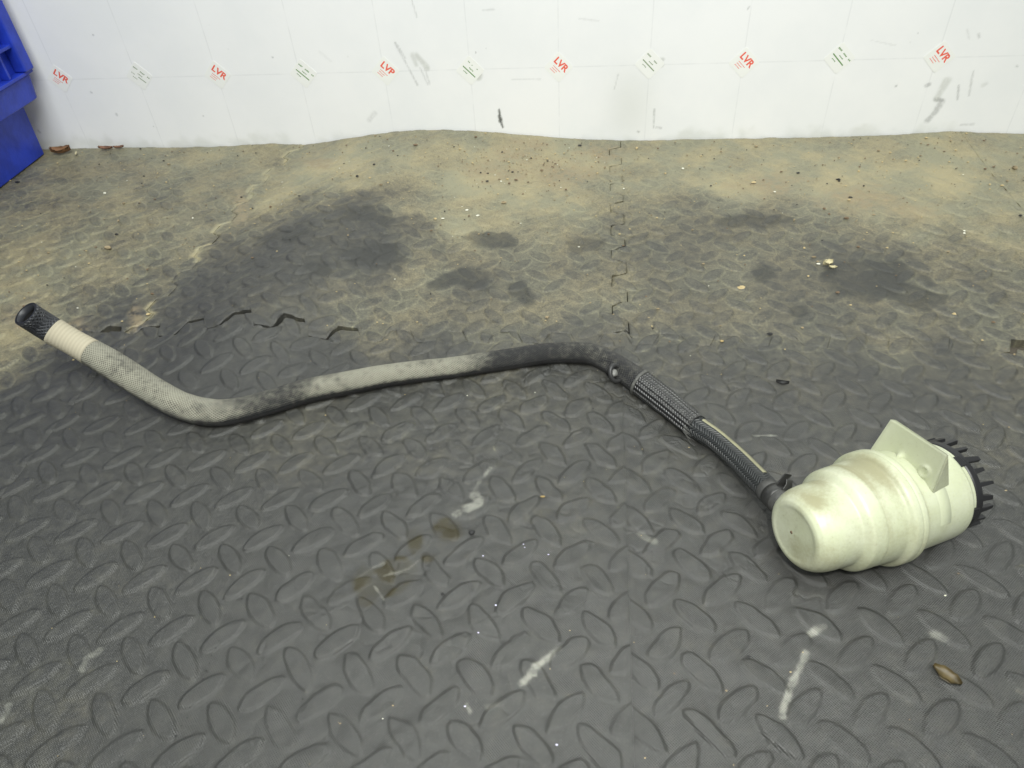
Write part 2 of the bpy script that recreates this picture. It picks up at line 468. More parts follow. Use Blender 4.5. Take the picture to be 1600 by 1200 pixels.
def strokes(X, Y, lst):
    out = np.zeros_like(X)
    n = (fbm(X, Y, 30, 2, 8)-.5)
    for pts, wd, s in lst:
        P = [onmat(x, y) for x, y in pts]
        sc = np.linalg.norm(onmat(pts[0][0]+wd, pts[0][1])-P[0])
        for p, q in zip(P[:-1], P[1:]):
            d = (q-p)[:2]; L2 = d @ d
            t = np.clip(((X-p[0])*d[0]+(Y-p[1])*d[1])/L2, 0, 1)
            r = np.hypot(X-p[0]-t*d[0], Y-p[1]-t*d[1])/sc+n*1.2
            out = np.maximum(out, s*(1-sst(.4, 1.1, r)))
    return out

S_ = .318
def lugs(X, Y, k0, d0, worn):
    """raised pointed-oval studs, two crossing lattices; returns height share and rim share"""
    wx = (fbm(X, Y, 2.3, 2, 21)-.5)*.05+(fbm(X, Y, 8, 3, 31)-.5)*.045*worn
    wy = (fbm(X, Y, 2.3, 2, 23)-.5)*.05+(fbm(X, Y, 8, 3, 33)-.5)*.045*worn
    k = X+6+wx; d = -Y+wy
    top = np.zeros_like(X); rim = np.zeros_like(X)
    for ox, sg in ((0, 1), (.5, -1)):
        a = (k-k0)/S_-ox; c = (d-d0)/S_-ox
        a = (a-np.round(a))*S_; c = (c-np.round(c))*S_
        # stud '\' runs away to the left: along (-1, far); d grows towards the viewer
        l = (a*sg+c)/math.sqrt(2); m = (a*sg-c)/math.sqrt(2)
        hl, hw = .134, .055+.004*worn
        half = hw*np.clip(1-(np.abs(l)/hl)**2.2, 0, 1)**.64
        sd = np.abs(m)-half            # <0 inside
        sd = np.where(np.abs(l) > hl, np.hypot(np.abs(l)-hl, m), sd)
        top = np.maximum(top, (1-sst(-.012, .006, sd))*(1-.22*np.clip(-sd/.05, 0, 1)*0))
        rim = np.maximum(rim, np.exp(-((sd-.006)/.008)**2))
    return top, rim

PHASE = {'rl': (1.12, 3.19), 'rm': (3.05, 1.0), 'rr': (7.634, 3.05), 'rf': (10.7, 3.05), 'fl': (1.40, 5.717), 'fm': (3.613, 5.717), 'fr': (7.634, 6.558)}

def mat(key, n, Lf, Lt, Rf, Rt, rear, label):
    u = np.linspace(0, 1, n); v = np.linspace(0, 1, n)
    Ug, Vg = np.meshgrid(u, v, indexing='ij')
    d0, d1 = (0.034, 3.82) if rear else (3.82, 7.66)
    D = d0+(d1-d0)*Vg
    gq = (.0016+.0025*sst(.4, .7, vnoise(D, D*0, 3.1, 12))) if rear else .0004
    L = Lf(D)+(0 if key == 'rf' else gq); R = Rf(D)-(0 if key == 'rr' else gq)
    K = L+(R-L)*Ug
    fall = lambda x: np.clip(1-x/.10, 0, 1)
    Kb = K.copy()
    K = K+Lt(D)*fall(Ug)+Rt(D)*fall(1-Ug)
    if rear: Y = -D+(Srow(K+.03*gap_open(K))+gap_rear(K+.03*gap_open(K))+3.82)*fall(1-Vg)
    else: Y = -D+(Srow(K)-gap_front(K)+3.82)*fall(Vg)
    X = K-6
    worn = sst(4.0, 5.2, K)*(1-sst(7.2, 8.4, K)) if not rear else np.ones_like(K)*.25
    top, rim = lugs(X, Y, *PHASE[key], worn)
    wear = .55+.9*sst(.25, .6, fbm(X, Y, 1.7, 2, 41)) if rear else np.clip(.8+1.0*(fbm(X, Y, 2.8, 2, 43)-.42), .35, 1.2)
    far = (.18+.50*sst(.4, 2.6, D)) if rear else 1.0
    Z = hmat(X, Y)+top*.0150*wear*far
    Z = Z+(fbm(X, Y, 26, 3, 51)-.5)*.0025+(fbm(X, Y, 6, 2, 53)-.5)*.008*(1+1.6*worn)+(fbm(X, Y, 13, 2, 57)-.5)*.008*worn
    # creases and small cuts of the foam
    cr = np.abs(fbm(X, Y, 5, 3, 61)-.5)
    Z = Z-.007*(1-sst(0, .014, cr))*sst(.42, .6, fbm(X, Y, 1.3, 2, 63))*(worn*.8+.2)
    edge = np.minimum(np.minimum(Ug, 1-Ug), np.minimum(Vg, 1-Vg))*3.84
    Z = Z-(.010 if rear else .0035)*np.exp(-(edge/.014)**2)
    dust = dust_field(X, Y)+(fbm(X, Y, 3, 4, 71)-.5)*.42*(.25+np.clip(dust_field(X, Y), 0, 1))
    # tan silt packed into the joint between the left and the middle mat
    js = np.abs(K-(seam1(D)+tooth1(D)))
    if rear: dust = dust+.55*np.exp(-(js/.035)**2)*sst(.35, .5, fbm(X, Y, 4, 2, 77))
    stain = elip(X, Y, STAIN, .32, 1) if rear else np.zeros_like(X)
    soil = elip(X, Y, SOIL, .9, 2)*.8 if rear else np.zeros_like(X)
    dots = (vnoise(X, Y, 18, 81) > .93)*.3
    stain = np.clip(stain+dots*(not rear)*.4, 0, 1)
    oil = elip(X, Y, OIL, .4, 3) if not rear else np.zeros_like(X)
    chalk = strokes(X, Y, CHALK) if not rear else np.zeros_like(X)
    V = np.stack([X, Y, Z], -1).reshape(-1, 3)
    F = grid_faces(n, n)[:, ::-1]
    # side walls of the foam
    idx = np.arange(n*n).reshape(n, n)
    loop = np.r_[idx[:, 0], idx[-1, 1:], idx[-2::-1, -1], idx[0, -2:0:-1]]
    m = len(loop); nb = len(V)
    top_ = V[loop]; bot = top_.copy(); bot[:, 2] = -.084
    V2 = np.vstack([V, top_, bot])
    i = np.arange(m); j = (i+1) % m
    SF = np.stack([nb+i, nb+j, nb+m+j, nb+m+i], 1)
    F = np.vstack([F, SF])
    ex = lambda a: np.r_[a.ravel(), a.ravel()[loop], a.ravel()[loop]]
    o = new_mesh('foam_mat', V2, F[:, ::-1], RUB, attrs=dict(dust=ex(dust), stain=ex(stain), soil=ex(soil), oil=ex(oil), chalk=ex(chalk), lug=ex(top), rim=ex(rim)))
    return tag(o, label, 'rubber mat', 'interlocking studded foam mats')

c_ = seamX
mat('rl', 300, c_(-1.3), zero, seam1, tooth1, True, 'dusty grey studded foam mat beside the blue crate')
mat('rm', 340, seam1, tooth1, seam2, tooth2, True, 'studded foam mat arched into a hump against the wall, with dark patches')
mat('rr', 320, seam2, lambda d: tooth2(d-.016), c_(10.48), zero, True, 'flat dusty studded foam mat at the wall right of the humped mat')
mat('rf', 130, c_(10.478), zero, c_(14.3), zero, True, 'tan dusty foam mat in the far right corner at the wall')
mat('fl', 300, c_(-1.3), zero, c_(2.47), zero, False, 'grey studded foam mat in the left corner nearest the camera')
mat('fm', 460, c_(2.47), zero, c_(6.64), zero, False, 'dark grey studded foam mat lying under the middle of the long hose')
mat('fr', 460, c_(6.64), zero, c_(10.48), zero, False, 'grey studded foam mat lying under the white canister')

# ------------------------------------------------------------------ white wall board
WT = -.02
def wall():
    x0, x1, z0, z1 = -10.0, 9.0, -.08, 1.9
    nx, nz = 1460, 152
    X, Z = np.meshgrid(np.linspace(x0, x1, nx), np.linspace(z0, z1, nz), indexing='ij')
    sc = np.zeros_like(X); gr = np.zeros_like(X)
    n = fbm(X, Z, 9, 3, 5)-.5
    ST = [([(618, 66), (632, 92), (653, 132)], 1.9, .5, 0), ([(622, 70), (634, 90)], 1.5, .4, 0), ([(645, 86), (651, 100)], 5, .5, 1), ([(652, 86), (668, 105)], 5, .6, 1), ([(664, 106), (672, 130)], 1.5, .35, 0),
          ([(657, 105), (669, 131)], 1.5, .4, 0), ([(780, 170), (782, 184), (786, 198)], 2.0, 1.0, 0), ([(781, 180), (783, 188)], 3.2, .9, 0),
          ([(748, 120), (750, 116)], 5, .7, 1), ([(1022, 96), (1034, 100)], 5, .7, 1), ([(1028, 94), (1036, 92)], 4, .6, 1),
          ([(1478, 125), (1463, 152)], 7, .5, 1), ([(1462, 153), (1470, 156)], 5, .8, 0), ([(1470, 158), (1460, 175), (1449, 187)], 5.5, .6, 0), ([(1447, 133), (1451, 131)], 3.5, .6, 0),
          ([(1497, 133), (1495, 155)], 1.8, .6, 0), ([(1520, 110), (1517, 124), (1513, 148)], 2.0, .45, 0), ([(1587, 102), (1589, 103)], 2, .7, 0), ([(1535, 132), (1540, 130)], 4, .3, 1),
          ([(1022, 170), (1021, 198)], 1.6, .6, 0), ([(966, 115), (960, 138)], 1.4, .4, 0), ([(1025, 198), (1033, 199)], 1.8, .5, 0), ([(996, 204), (998, 205)], 1.6, .8, 0),
          ([(644, 0), (652, 26)], 1.3, .4, 0), ([(800, 123), (845, 123)], 1.2, .3, 0), ([(578, 186), (586, 176)], 4, .28, 0), ([(755, 15), (772, 14)], 1.8, .35, 0), ([(905, 28), (935, 32)], 1.5, .25, 0),
          ([(1400, 132), (1399, 134)], 1.8, .6, 0), ([(500, 80), (518, 95)], 2.5, .14, 0), ([(1360, 62), (1398, 70)], 1.2, .2, 0), ([(183, 177), (184, 179)], 1.8, .6, 0), ([(143, 143), (145, 144)], 1.6, .6, 0),
          ([(61, 203), (64, 206)], 1.8, .5, 0), ([(1510, 45), (1513, 60)], 1.6, .3, 0), ([(1528, 52), (1529, 58)], 2, .5, 0), ([(1170, 10), (1168, 13)], 1.8, .6, 0), ([(1500, 194), (1520, 193)], 2.5, .35, 0)]
    for pts, wd, s, g in ST:
        s = s*(1 if pts[0][0] in (780, 781) else .62)
        P = [onwall(*q) for q in pts]
        r0 = np.linalg.norm(onwall(pts[0][0]+wd, pts[0][1])-P[0])
        m = np.zeros_like(X)
        for p, q in zip(P[:-1], P[1:]):
            d = (q-p)[[0, 2]]; L2 = d @ d
            t = np.clip(((X-p[0])*d[0]+(Z-p[2])*d[1])/L2, 0, 1)
            r = np.hypot(X-p[0]-t*d[0], Z-p[2]-t*d[1])/r0+n*.9
            m = np.maximum(m, s*(1-sst(.3, 1.25, r)))
        if g: gr = np.maximum(gr, m*.9); sc = np.maximum(sc, m*.45)
        else: sc = np.maximum(sc, m)
    # grey rubbed zone above the dip between two mats, and grime at the foot
    P = onwall(985, 165)
    gr = np.maximum(gr, .26*np.exp(-((X-P[0])/.28)**2-((Z-P[2])/.42)**2))
    gr = np.maximum(gr, .35*(1-sst(.0, .16, Z+n*.2))*sst(.4, .65, fbm(X, Z, 3, 3, 15)))
    V = np.stack([X, np.full_like(X, WT), Z], -1).reshape(-1, 3)
    root = empty('wall', (0, WT, 0), 'white film covered wall board with a row of small diamond stickers', 'wall')
    new_mesh('wall_face', V, grid_faces(nx, nz), WALLM, root, attrs=dict(scuff=sc.ravel(), grime=gr.ravel()))
    b = MB(); b.box((-10, WT+.004, -.08), (9, WT+.08, 9)); b.box((-10, WT, 1.9), (9, WT+.003, 9))
    b.build('backing_board', mat_plain('white_board', (.82, .825, .83), .4), root)
    return root
WALL = wall()

# printed grid: keep shader lines locked to the sticker centres
k0w = onwall(873, 104)
STX = [k0w[0]+(i-6)*1.0 for i in range(11)]
STZ = k0w[2]
for nd in [n for n in WALLM.node_tree.nodes if n.type == 'TEX_COORD']:
    mp = WALLM.node_tree.nodes.new('ShaderNodeMapping')
    mp.inputs['Location'].default_value = (-STX[6]*U, 0, -STZ*U)
    outs = [l.to_socket for l in nd.outputs['Object'].links]
    WALLM.node_tree.links.new(nd.outputs['Object'], mp.inputs['Vector'])
    for s in outs: WALLM.node_tree.links.new(mp.outputs[0], s)

def text_mesh(txt, size, bold):
    cu = bpy.data.curves.new('lettering', 'FONT'); cu.body = txt; cu.size = size; cu.align_x = 'CENTER'; cu.align_y = 'CENTER'; cu.offset = bold
    cu.extrude = 0
    o = bpy.data.objects.new('lettering', cu); COL.objects.link(o)
    dg = bpy.context.evaluated_depsgraph_get(); dg.update()
    me = bpy.data.meshes.new_from_object(o.evaluated_get(dg))
    V = [tuple(v.co) for v in me.vertices]; F = [tuple(p.vertices) for p in me.polygons]
    bpy.data.objects.remove(o); bpy.data.curves.remove(cu); bpy.data.meshes.remove(me)
    return V, F

def sticker(i):
    cx, cz = STX[i], STZ
    real = [(95, 122), (219, 118), (341, 116), (475, 114), (603, 110), (735, 109), (873, 104), (1015, 99), (1162, 97), (1311, 90), (1467, 88)][i]
    P = onwall(*real); cx, cz = P[0], P[2]
    red = i % 2 == 0
    s = .118; r = .02
    pts = []
    for qx, qy, a0 in ((s, s, 0), (-s, s, 90), (-s, -s, 180), (s, -s, 270)):
        for a in (0, 30, 60, 90):
            t = math.radians(a0+a)
            pts.append((qx-math.copysign(r, qx)+r*math.cos(t), qy-math.copysign(r, qy)+r*math.sin(t)))
    ex = np.array([1, 0, -1])/math.sqrt(2); ey = np.array([1, 0, 1])/math.sqrt(2)
    def to(p, y): return np.array([cx, y, cz])+ex*p[0]+ey*p[1]
    n = len(pts)
    y0, y1 = WT-.0005, WT-.0025
    V = [to(p, y0) for p in pts]+[to(p, y1) for p in pts]
    F = [tuple(range(n, 2*n))[::-1]]+[(j, (j+1) % n, n+(j+1) % n, n+j) for j in range(n)]
    st = new_mesh('sticker', V, F, STICKW, WALL, smooth=False)
    b = MB()
    def bar(x, y, wd, ht, cells=0):
        if cells:
            for c in range(cells):
                ww = wd/cells
                bar(x-wd/2+ww*(c+.5), y+random.uniform(-.0015, .0015), ww*.72, ht*random.uniform(.7, 1))
            return
        q = [(x-wd/2, y-ht/2), (x+wd/2, y-ht/2), (x+wd/2, y+ht/2), (x-wd/2, y+ht/2)]
        b.add([to(p, y1-.0004) for p in q], [(0, 1, 2, 3)])
    if red:
        V2, F2 = text_mesh('LVP' if i == 4 else 'LVR', .104, .0035)
        lo = new_mesh('lettering', [to((v[0], v[1]+.038), y1-.0006) for v in V2], F2, REDI, st, smooth=False)
        bar(-.005, -.026, .105, .009, 9); bar(-.018, -.050, .078, .009, 7); bar(-.024, -.074, .075, .009, 6)
        b.build('small_print', REDI, st)
    else:
        worn = i in (5, 7)
        if not worn or i == 7:
            bar(-.075, .058, .055, .018, 4)
        if not worn:
            bar(.012, .058, .058, .018, 4); bar(.088, .058, .034, .018, 2)
        elif i == 7:
            bar(.03, .055, .05, .016, 3)
        else:
            bar(-.07, .062, .03, .012, 2); bar(-.02, .058, .012, .012, 1); bar(.05, .065, .02, .012, 1)
        bar(.002, .016, .062, .013, 4)
        if i == 1: bar(-.07, -.018, .045, .010, 3); bar(.045, -.018, .10, .010, 0)
        else: bar(.0, -.018, .18, .012, 0)
        bar(-.03, -.052, .058, .011, 4)
        b.build('lettering', GREYG if i in (1, 7) else GREENI, st)
    st['label'] = 'white diamond sticker with red lettering' if red else 'white diamond sticker with green print'
for i in range(11): sticker(i)

# ------------------------------------------------------------------ blue crate
def crate():
    X0, X1, Y0, Y1 = -9.0, -6.5, -4.1, -.236
    root = empty('crate', ((X0+X1)/2, (Y0+Y1)/2, 0), 'blue plastic crate with ribbed collar standing against the wall', 'crate')
    zt = .68; fl_ = .05; t = .03
    b = MB()   # tapered body: four walls and a floor
    def ring(z, o): return [(X0-o, Y0-o, z), (X1+o, Y0-o, z), (X1+o, Y1+o, z), (X0-o, Y1+o, z)]
    A, B = ring(.01, 0), ring(zt, fl_*.5); C, D = ring(.05, -t), ring(zt, fl_*.5-t)
    V = A+B+C+D
    F = [(3, 2, 1, 0), (8, 9, 10, 11)]
    for i in range(4):
        j = (i+1) % 4
        F += [(i, j, 4+j, 4+i), (8+j, 8+i, 12+i, 12+j), (4+i, 4+j, 12+j, 12+i)]
    b.add(V, F)
    b.build('body', BLUE, root, bevel=.02)
    # smooth skirt below the ribs, rounded at the corners
    def frame(name, o_out0, o_out1, o_in, z0, z1, bevel, rad=.0):
        b = MB()
        def rr(o, z):
            pts = []
            r = max(.012, rad)
            for cx, cy, a0 in ((X1+o-r, Y1+min(o, .115)-r, 0), (X0-o+r, Y1+min(o, .115)-r, 90), (X0-o+r, Y0-o+r, 180), (X1+o-r, Y0-o+r, 270)):
                for a in (0, 30, 60, 90):
                    q = math.radians(a0+a); pts.append((cx+r*math.cos(q), cy+r*math.sin(q), z))
            return pts
        P = rr(o_out0, z0)+rr(o_out1, z1)+rr(o_in, z0)+rr(o_in, z1); n = 16
        F = []
        for i in range(n):
            j = (i+1) % n
            F += [(i, j, n+j, n+i), (2*n+j, 2*n+i, 3*n+i, 3*n+j), (n+i, n+j, 3*n+j, 3*n+i), (j, i, 2*n+i, 2*n+j)]
        b.add(P, F)
        return b.build(name, BLUE, root, bevel=bevel)
    frame('skirt', .225, .27, .03, .685, .975, .018, .09)
    frame('collar', .19, .19, .03, .98, 2.3, .01, .02)
    for z in (.985, 1.30, 1.62, 1.94, 2.26):
        frame('flange', .305, .305, .191, z, z+.035, .008, .03)
    for y in np.arange(-.52, -4.0, -.36):
        b = MB(); b.box((X1+.192, y-.018, 1.021), (X1+.285, y+.018, 2.258)); b.build('rib', BLUE, root, bevel=.006)
    b = MB(); b.box((X1+.192, -.30, 1.021), (X1+.34, -.135, 2.258)); b.build('corner_post', BLUE, root, bevel=.02)
crate()

# ------------------------------------------------------------------ canister on its hose
LIFT = .008
AXZ = -.089
O = w(1240, 835, .342-.59*AXZ)
ph = math.radians(26.5); cc = math.sqrt(1-AXZ*AXZ)
AX = np.array([cc*math.cos(ph), cc*math.sin(ph), AXZ])
vd = (O-CW)/np.linalg.norm(O-CW)
EV = -vd+(vd @ AX)*AX; EV /= np.linalg.norm(EV)       # towards the viewer, square to the axis
ES = np.cross(AX, EV); ES /= np.linalg.norm(ES)
if ES[2] < 0: ES = -ES                               # up and away: the upper outline
ROOT = empty('canister_with_hose', (O[0]+AX[0]*.59, O[1]+AX[1]*.59, 0), 'yellowed white plastic canister with a bracket, joined to a long braided black hose', 'canister with hose')
def cl(s, a, r):    # canister local: station, angle (0 = upper outline, 90 = viewer), radius
    a = np.asarray(a); s = np.asarray(s); r = np.asarray(r)
    return O+AX*s[..., None]+(ES*np.cos(a)[..., None]+EV*np.sin(a)[..., None])*r[..., None]

def lathe(name, prof, mat, nseg=96, parent=ROOT, cap=True, dirt_shade=None, smooth=True, mod=None):
    prof = np.asarray(prof, float)
    th = np.linspace(0, 2*math.pi, nseg, endpoint=False)
    S = np.repeat(prof[:, :1], nseg, 1); R = np.repeat(prof[:, 1:2], nseg, 1); TH = np.repeat(th[None], len(prof), 0)
    if mod is not None: R = mod(S, TH, R)
    V = cl(S, TH, R).reshape(-1, 3)
    F = grid_faces(len(prof), nseg, True)
    # make normals point out
    a, b_, c = V[F[0, 0]], V[F[0, 1]], V[F[0, 2]]
    at = {}
    if dirt_shade is not None: at['dirt_shade'] = dirt_shade(S, TH, R).ravel()
    return new_mesh(name, V, F, mat, parent, smooth, attrs=at)

def dense(prof, step=.004):
    prof = catmull(np.asarray(prof, float), 8) if False else np.asarray(prof, float)
    out = [prof[0]]
    for a, b in zip(prof[:-1], prof[1:]):
        n = max(1, int(np.linalg.norm(b-a)/step))
        for i in range(1, n+1): out.append(a+(b-a)*i/n)
    out = np.array(out)
    for _ in range(1):
        out[1:-1] = out[1:-1]*.5+(out[:-2]+out[2:])*.25
    out[0, 1] = max(out[0, 1], 1e-4)
    return out

def dirt_shade_f(S, TH, R):
    c = np.cos(TH); n = fbm(R*np.cos(TH)*4+S*4, R*np.sin(TH)*4+S*2, 2.2, 3, 91)
    d = .20+.38*n
    up = np.exp(-((TH-.75+2*math.pi*(TH > 5))/.7)**2)
    d = d+up*(1.0*np.exp(-((S-.47)/.045)**2)+.55*np.exp(-((S-.40)/.07)**2)+.42*np.exp(-((S-.14)/.1)**2))
    d = d+.55*np.exp(-((S-.362)/.02)**2)*np.clip(.5+.5*np.cos(TH-.3), 0, 1)+.35*np.exp(-((S-.63)/.012)**2)
    d = d+.35*np.exp(-((S-.055)/.03)**2)*np.clip(np.cos(TH-.5), 0, 1)
    d = d+.6*np.exp(-((S-.07)/.035)**2-((TH-1.0)/.22)**2)+.5*np.exp(-((S-.20)/.05)**2-((TH-.45)/.35)**2)
    d = d+.42*np.clip(np.cos(TH-math.pi-.2), 0, 1)  # olive underside: shade and translucency painted in on top of the dirt
    return d
front = dense([(.0045, 0), (.0045, .06), (.0045, .12), (.004, .142), (.002, .153), (.001, .164), (.006, .183), (.024, .204), (.055, .220), (.09, .230), (.13, .235), (.225, .239), (.240, .241),
               (.243, .244), (.252, .256), (.262, .2685), (.270, .2765), (.278, .281), (.300, .2835), (.345, .2855), (.353, .285), (.358, .2825), (.363, .285), (.42, .289), (.475, .2925),
               (.483, .294), (.489, .299), (.499, .313), (.505, .319), (.514, .3225), (.528, .3235), (.544, .3235), (.5475, .3205), (.551, .3205), (.5545, .3235), (.577, .3235), (.587, .3205), (.593, .313), (.594, .285)])
lathe('canister_body', front, CANM, dirt_shade=dirt_shade_f)
base = dense([(.595, .292), (.600, .292), (.64, .291), (.80, .289), (.90, .287), (.935, .284), (.950, .277), (.956, .266), (.958, .260), (.992, .258), (.998, .25), (.995, .2)])
lathe('canister_base', base, CANM, dirt_shade=lambda S, T, R: .12+.3*fbm(R*np.cos(T)*4, S*4+R*np.sin(T)*4, 2, 3, 95)+.25*np.clip(np.cos(T-math.pi), 0, 1)+.4*np.exp(-((S-.61)/.015)**2))  # cosine term paints the shaded underside darker, the rest is dirt
# small moulding gate on the end face
dk = mat_plain('brown_speck', (.10, .06, .035), .7)
def spot(P, N, r, mat, name, parent=ROOT, h=.004):
    N = N/np.linalg.norm(N); A = np.cross(N, [0, .3, 1.]); A /= np.linalg.norm(A); B = np.cross(N, A)
    V = []; n = 14
    for k, (rr, hh) in enumerate(((1, -.004), (.92, h*.5), (.55, h), (.02, h*1.05))):
        for i in range(n):
            t = 2*math.pi*i/n; V.append(P+(A*math.cos(t)+B*math.sin(t))*r*rr*(1+.08*math.sin(3*t))+N*hh)
    F = grid_faces(4, n, True)
    return new_mesh(name, V, F, mat, parent)
spot(cl(np.array(.0045), np.array(-.9), np.array(.022)), -AX, .009, dk, 'gate_mark')
spot(cl(np.array(.53), np.array(2.05), np.array(.311)), cl(np.array(.53), np.array(2.05), np.array(1.))-(O+AX*.53), .009, dk, 'rust_speck')

# ribbed black ring behind the base
ring = dense([(.985, .255), (.988, .262), (.994, .265), (1.025, .265), (1.034, .262), (1.036, .245), (1.034, .20)])
RINGO = lathe('locking_ring', ring, BLACKP, 96)
NT_ = 22
for i in range(NT_):
    a = 2*math.pi*(i+.35)/NT_
    wdt = (.024, .034, .028)[i % 3]; ln = (.088, .070, .095, .078)[i % 4]
    b = MB(); P = []
    for s in (1.025, 1.025+ln):
        for (da, r) in ((-wdt, .238), (wdt, .238), (wdt, .265), (-wdt, .265)):
            dd = da*(1 if s < 1.05 else .72); lean = .03*(1+math.sin(i*2.1)) if s > 1.05 else 0
            P.append(cl(np.array(s), np.array(a+dd/.27*.55+lean), np.array(r)))
    b.hexa(P); b.build('tooth', BLACKP, RINGO, bevel=.003)
    if i % 4 == 0:   # clip tab folded over the white lip
        b = MB(); P = []
        for s in (.952, 1.0):
            for (da, r) in ((-.12, .255), (.12, .255), (.12, .274), (-.12, .274)):
                P.append(cl(np.array(s), np.array(a+da), np.array(r)))
        b.hexa(P); b.build('clip_tab', BLACKP, RINGO, bevel=.004)

# bracket: tab across the base, stiffened by a triangular rib at its near end
def bracket():
    th0, th1 = math.radians(-8), math.radians(97)
    s0 = .665; t = .014
    tm = math.radians(58)
    Er = ES*math.cos(tm)+EV*math.sin(tm)
    P0 = cl(np.array(s0-.02), np.array(th0), np.array(.277)); P1 = cl(np.array(s0+.02), np.array(th1), np.array(.277))
    # heights chosen along the outward direction
    def fit(P, px):
        best = None
        for L in np.linspace(.1, .5, 81):
            for le in np.linspace(-.25, .4, 66):
                q = pr(P+Er*L+AX*le)
                e = np.hypot(*(q-np.array(px)))
                if best is None or e < best[0]: best = (e, L, le)
        return best
    f0 = fit(P0, (1392, 652)); f1 = fit(P1, (1481, 711))
    L = (f0[1]+f1[1])/2
    Q0 = P0+Er*f0[1]+AX*f0[2]; Q1 = P1+Er*f1[1]+AX*f1[2]
    print('bracket', f0, f1)
    N = np.cross(P1-P0, Q0-P0); N /= np.linalg.norm(N)
    if N @ AX < 0: N = -N
    # plate as a fine grid so that bosses blend in
    n = 40
    uu, vv = np.meshgrid(np.linspace(0, 1, n), np.linspace(0, 1, n), indexing='ij')
    V = []
    base_ = P0-Er*.05
    for k in (0, 1):
        B = (P0-Er*.06)[None, None]*(1-uu)[..., None]*(1-vv)[..., None]+(P1-Er*.06)[None, None]*uu[..., None]*(1-vv)[..., None] \
            + Q0*((1-uu)*vv)[..., None]+Q1*(uu*vv)[..., None]
        cut = np.clip(.07-uu, 0, 1)*np.clip(vv-.9, 0, 1)*6
        B = B-(Q0-P0)*cut[..., None]
        if k == 0:
            r1 = np.hypot((uu-.42)*.42, (vv-.50)*.26); B = B-N*(.030*np.exp(-(r1/.020)**2))[..., None]
            r2 = np.hypot((uu-.80)*.42, (vv-.50)*.26); B = B-N*(.013*np.exp(-((r2-.026)/.007)**2))[..., None]
        rimd = np.minimum(np.minimum(uu, 1-uu), 1-vv)
        rn = (.008*np.clip(1-rimd/.03, 0, 1)**2)[..., None]
        V.append((B+N*(t*k)+(N*rn if k == 0 else -N*rn)).reshape(-1, 3))
    F0 = grid_faces(n, n)
    idx = np.arange(n*n).reshape(n, n); loop = np.r_[idx[:, 0], idx[-1, 1:], idx[-2::-1, -1], idx[0, -2:0:-1]]
    m = len(loop); i = np.arange(m); j = (i+1) % m
    F = np.vstack([F0, F0[:, ::-1]+n*n, np.stack([loop[i], loop[j], loop[j]+n*n, loop[i]+n*n], 1)])
    Vv = np.vstack(V)
    br = new_mesh('mounting_bracket', Vv, F, CANM, ROOT, attrs=dict(dirt_shade=.02+.3*fbm(Vv[:, 0]*3, Vv[:, 1]*3+Vv[:, 2]*3, 3, 3, 97)))
    # gusset rib
    G = cl(np.array(.81), np.array(math.radians(93)), np.array(.278))
    d = (P1-P0)/np.linalg.norm(P1-P0)*.02
    A_, B_, C_ = P1-Er*.05+N*t*.5, Q1+N*t*.5-Er*.006, G
    o_ = d*.12
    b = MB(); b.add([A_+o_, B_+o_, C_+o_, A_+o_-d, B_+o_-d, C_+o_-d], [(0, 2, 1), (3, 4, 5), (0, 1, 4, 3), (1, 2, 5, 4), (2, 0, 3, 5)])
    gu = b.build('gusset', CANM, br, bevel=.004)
    gu.data.attributes.new('dirt_shade', 'FLOAT', 'POINT').data.foreach_set('value', np.full(6, .62, np.float32))  # darker rib: brownish dirt plus the shade of this face, painted in
bracket()
# faint raised panel low on the base
b = MB(); P = []
for r in (.297, .3035):
    for s, a in ((.70, 1.62), (.80, 1.62), (.80, 2.35), (.70, 2.35)):
        P.append(cl(np.array(s), np.array(a), np.array(r)))
# curved: build from strips
V = []; n = 12
for s, r in ((.69, .287), (.70, .2915), (.77, .2910), (.774, .286)):
    for a in np.linspace(1.60, 2.30, n): V.append(cl(np.array(s), np.array(a), np.array(r)))
pl = new_mesh('raised_panel', V, grid_faces(4, n), CANM, ROOT, attrs=dict(dirt_shade=np.full(4*n, .12)))

# ---- hose: centre line traced on the mat: photo x, y, width px, extra lift
HP = [(40, 490, 35, .572), (62, 504, 36, .465), (83, 517, 36.5, .39), (113, 534, 35.5, .31), (143, 551, 38, .235), (170, 567, 41, .175), (202, 587, 42, .115), (237, 609, 41.5, .06), (275, 630, 42, .026), (297, 638, 42, .008), (319, 643, 42, 0), (352, 644.5, 40, 0),
      (395, 636, 38, 0), (440, 623, 37.5, 0), (484, 610, 37, 0), (540, 599, 36, 0), (597, 588, 35, 0), (655, 580, 33.5, 0), (709, 574, 31.8, 0), (794, 561.5, 31.8, 0), (850, 553, 31.5, 0), (901, 551, 32, 0), (932, 556, 33.5, 0),
      (963, 572, 35, 0), (1000, 597.6, 38, 0), (1040, 628, 39, 0), (1087, 666, 37, .01), (1119, 688, 35, .03), (1153, 718, 36, .07), (1181, 746.5, 37.5, .12), (1205, 771, 37.5, .18)]
C = []
for x, y, wd, lf in HP:
    P = onmat(x, y, .1)
    z = (P-CW) @ FW
    r = wd/FPX*z/2
    for _ in range(2): P = onmat(x, y, LIFT+r*.97+lf)
    C.append([*P, r])
C = np.array(C)
nz = O+AX*.115                                        # the spout sits on the far side of the front cup
last = C[-1, :3]
Cc = catmull(C, 12)
def part_of(i0, i1):   # slice of the traced line between two traced points
    return Cc[i0*12:i1*12+1]
def strand_uv(s, nseg, m, s0=0): return np.stack([np.tile(np.arange(nseg)/nseg, m), np.repeat(s+s0, nseg)], 1)
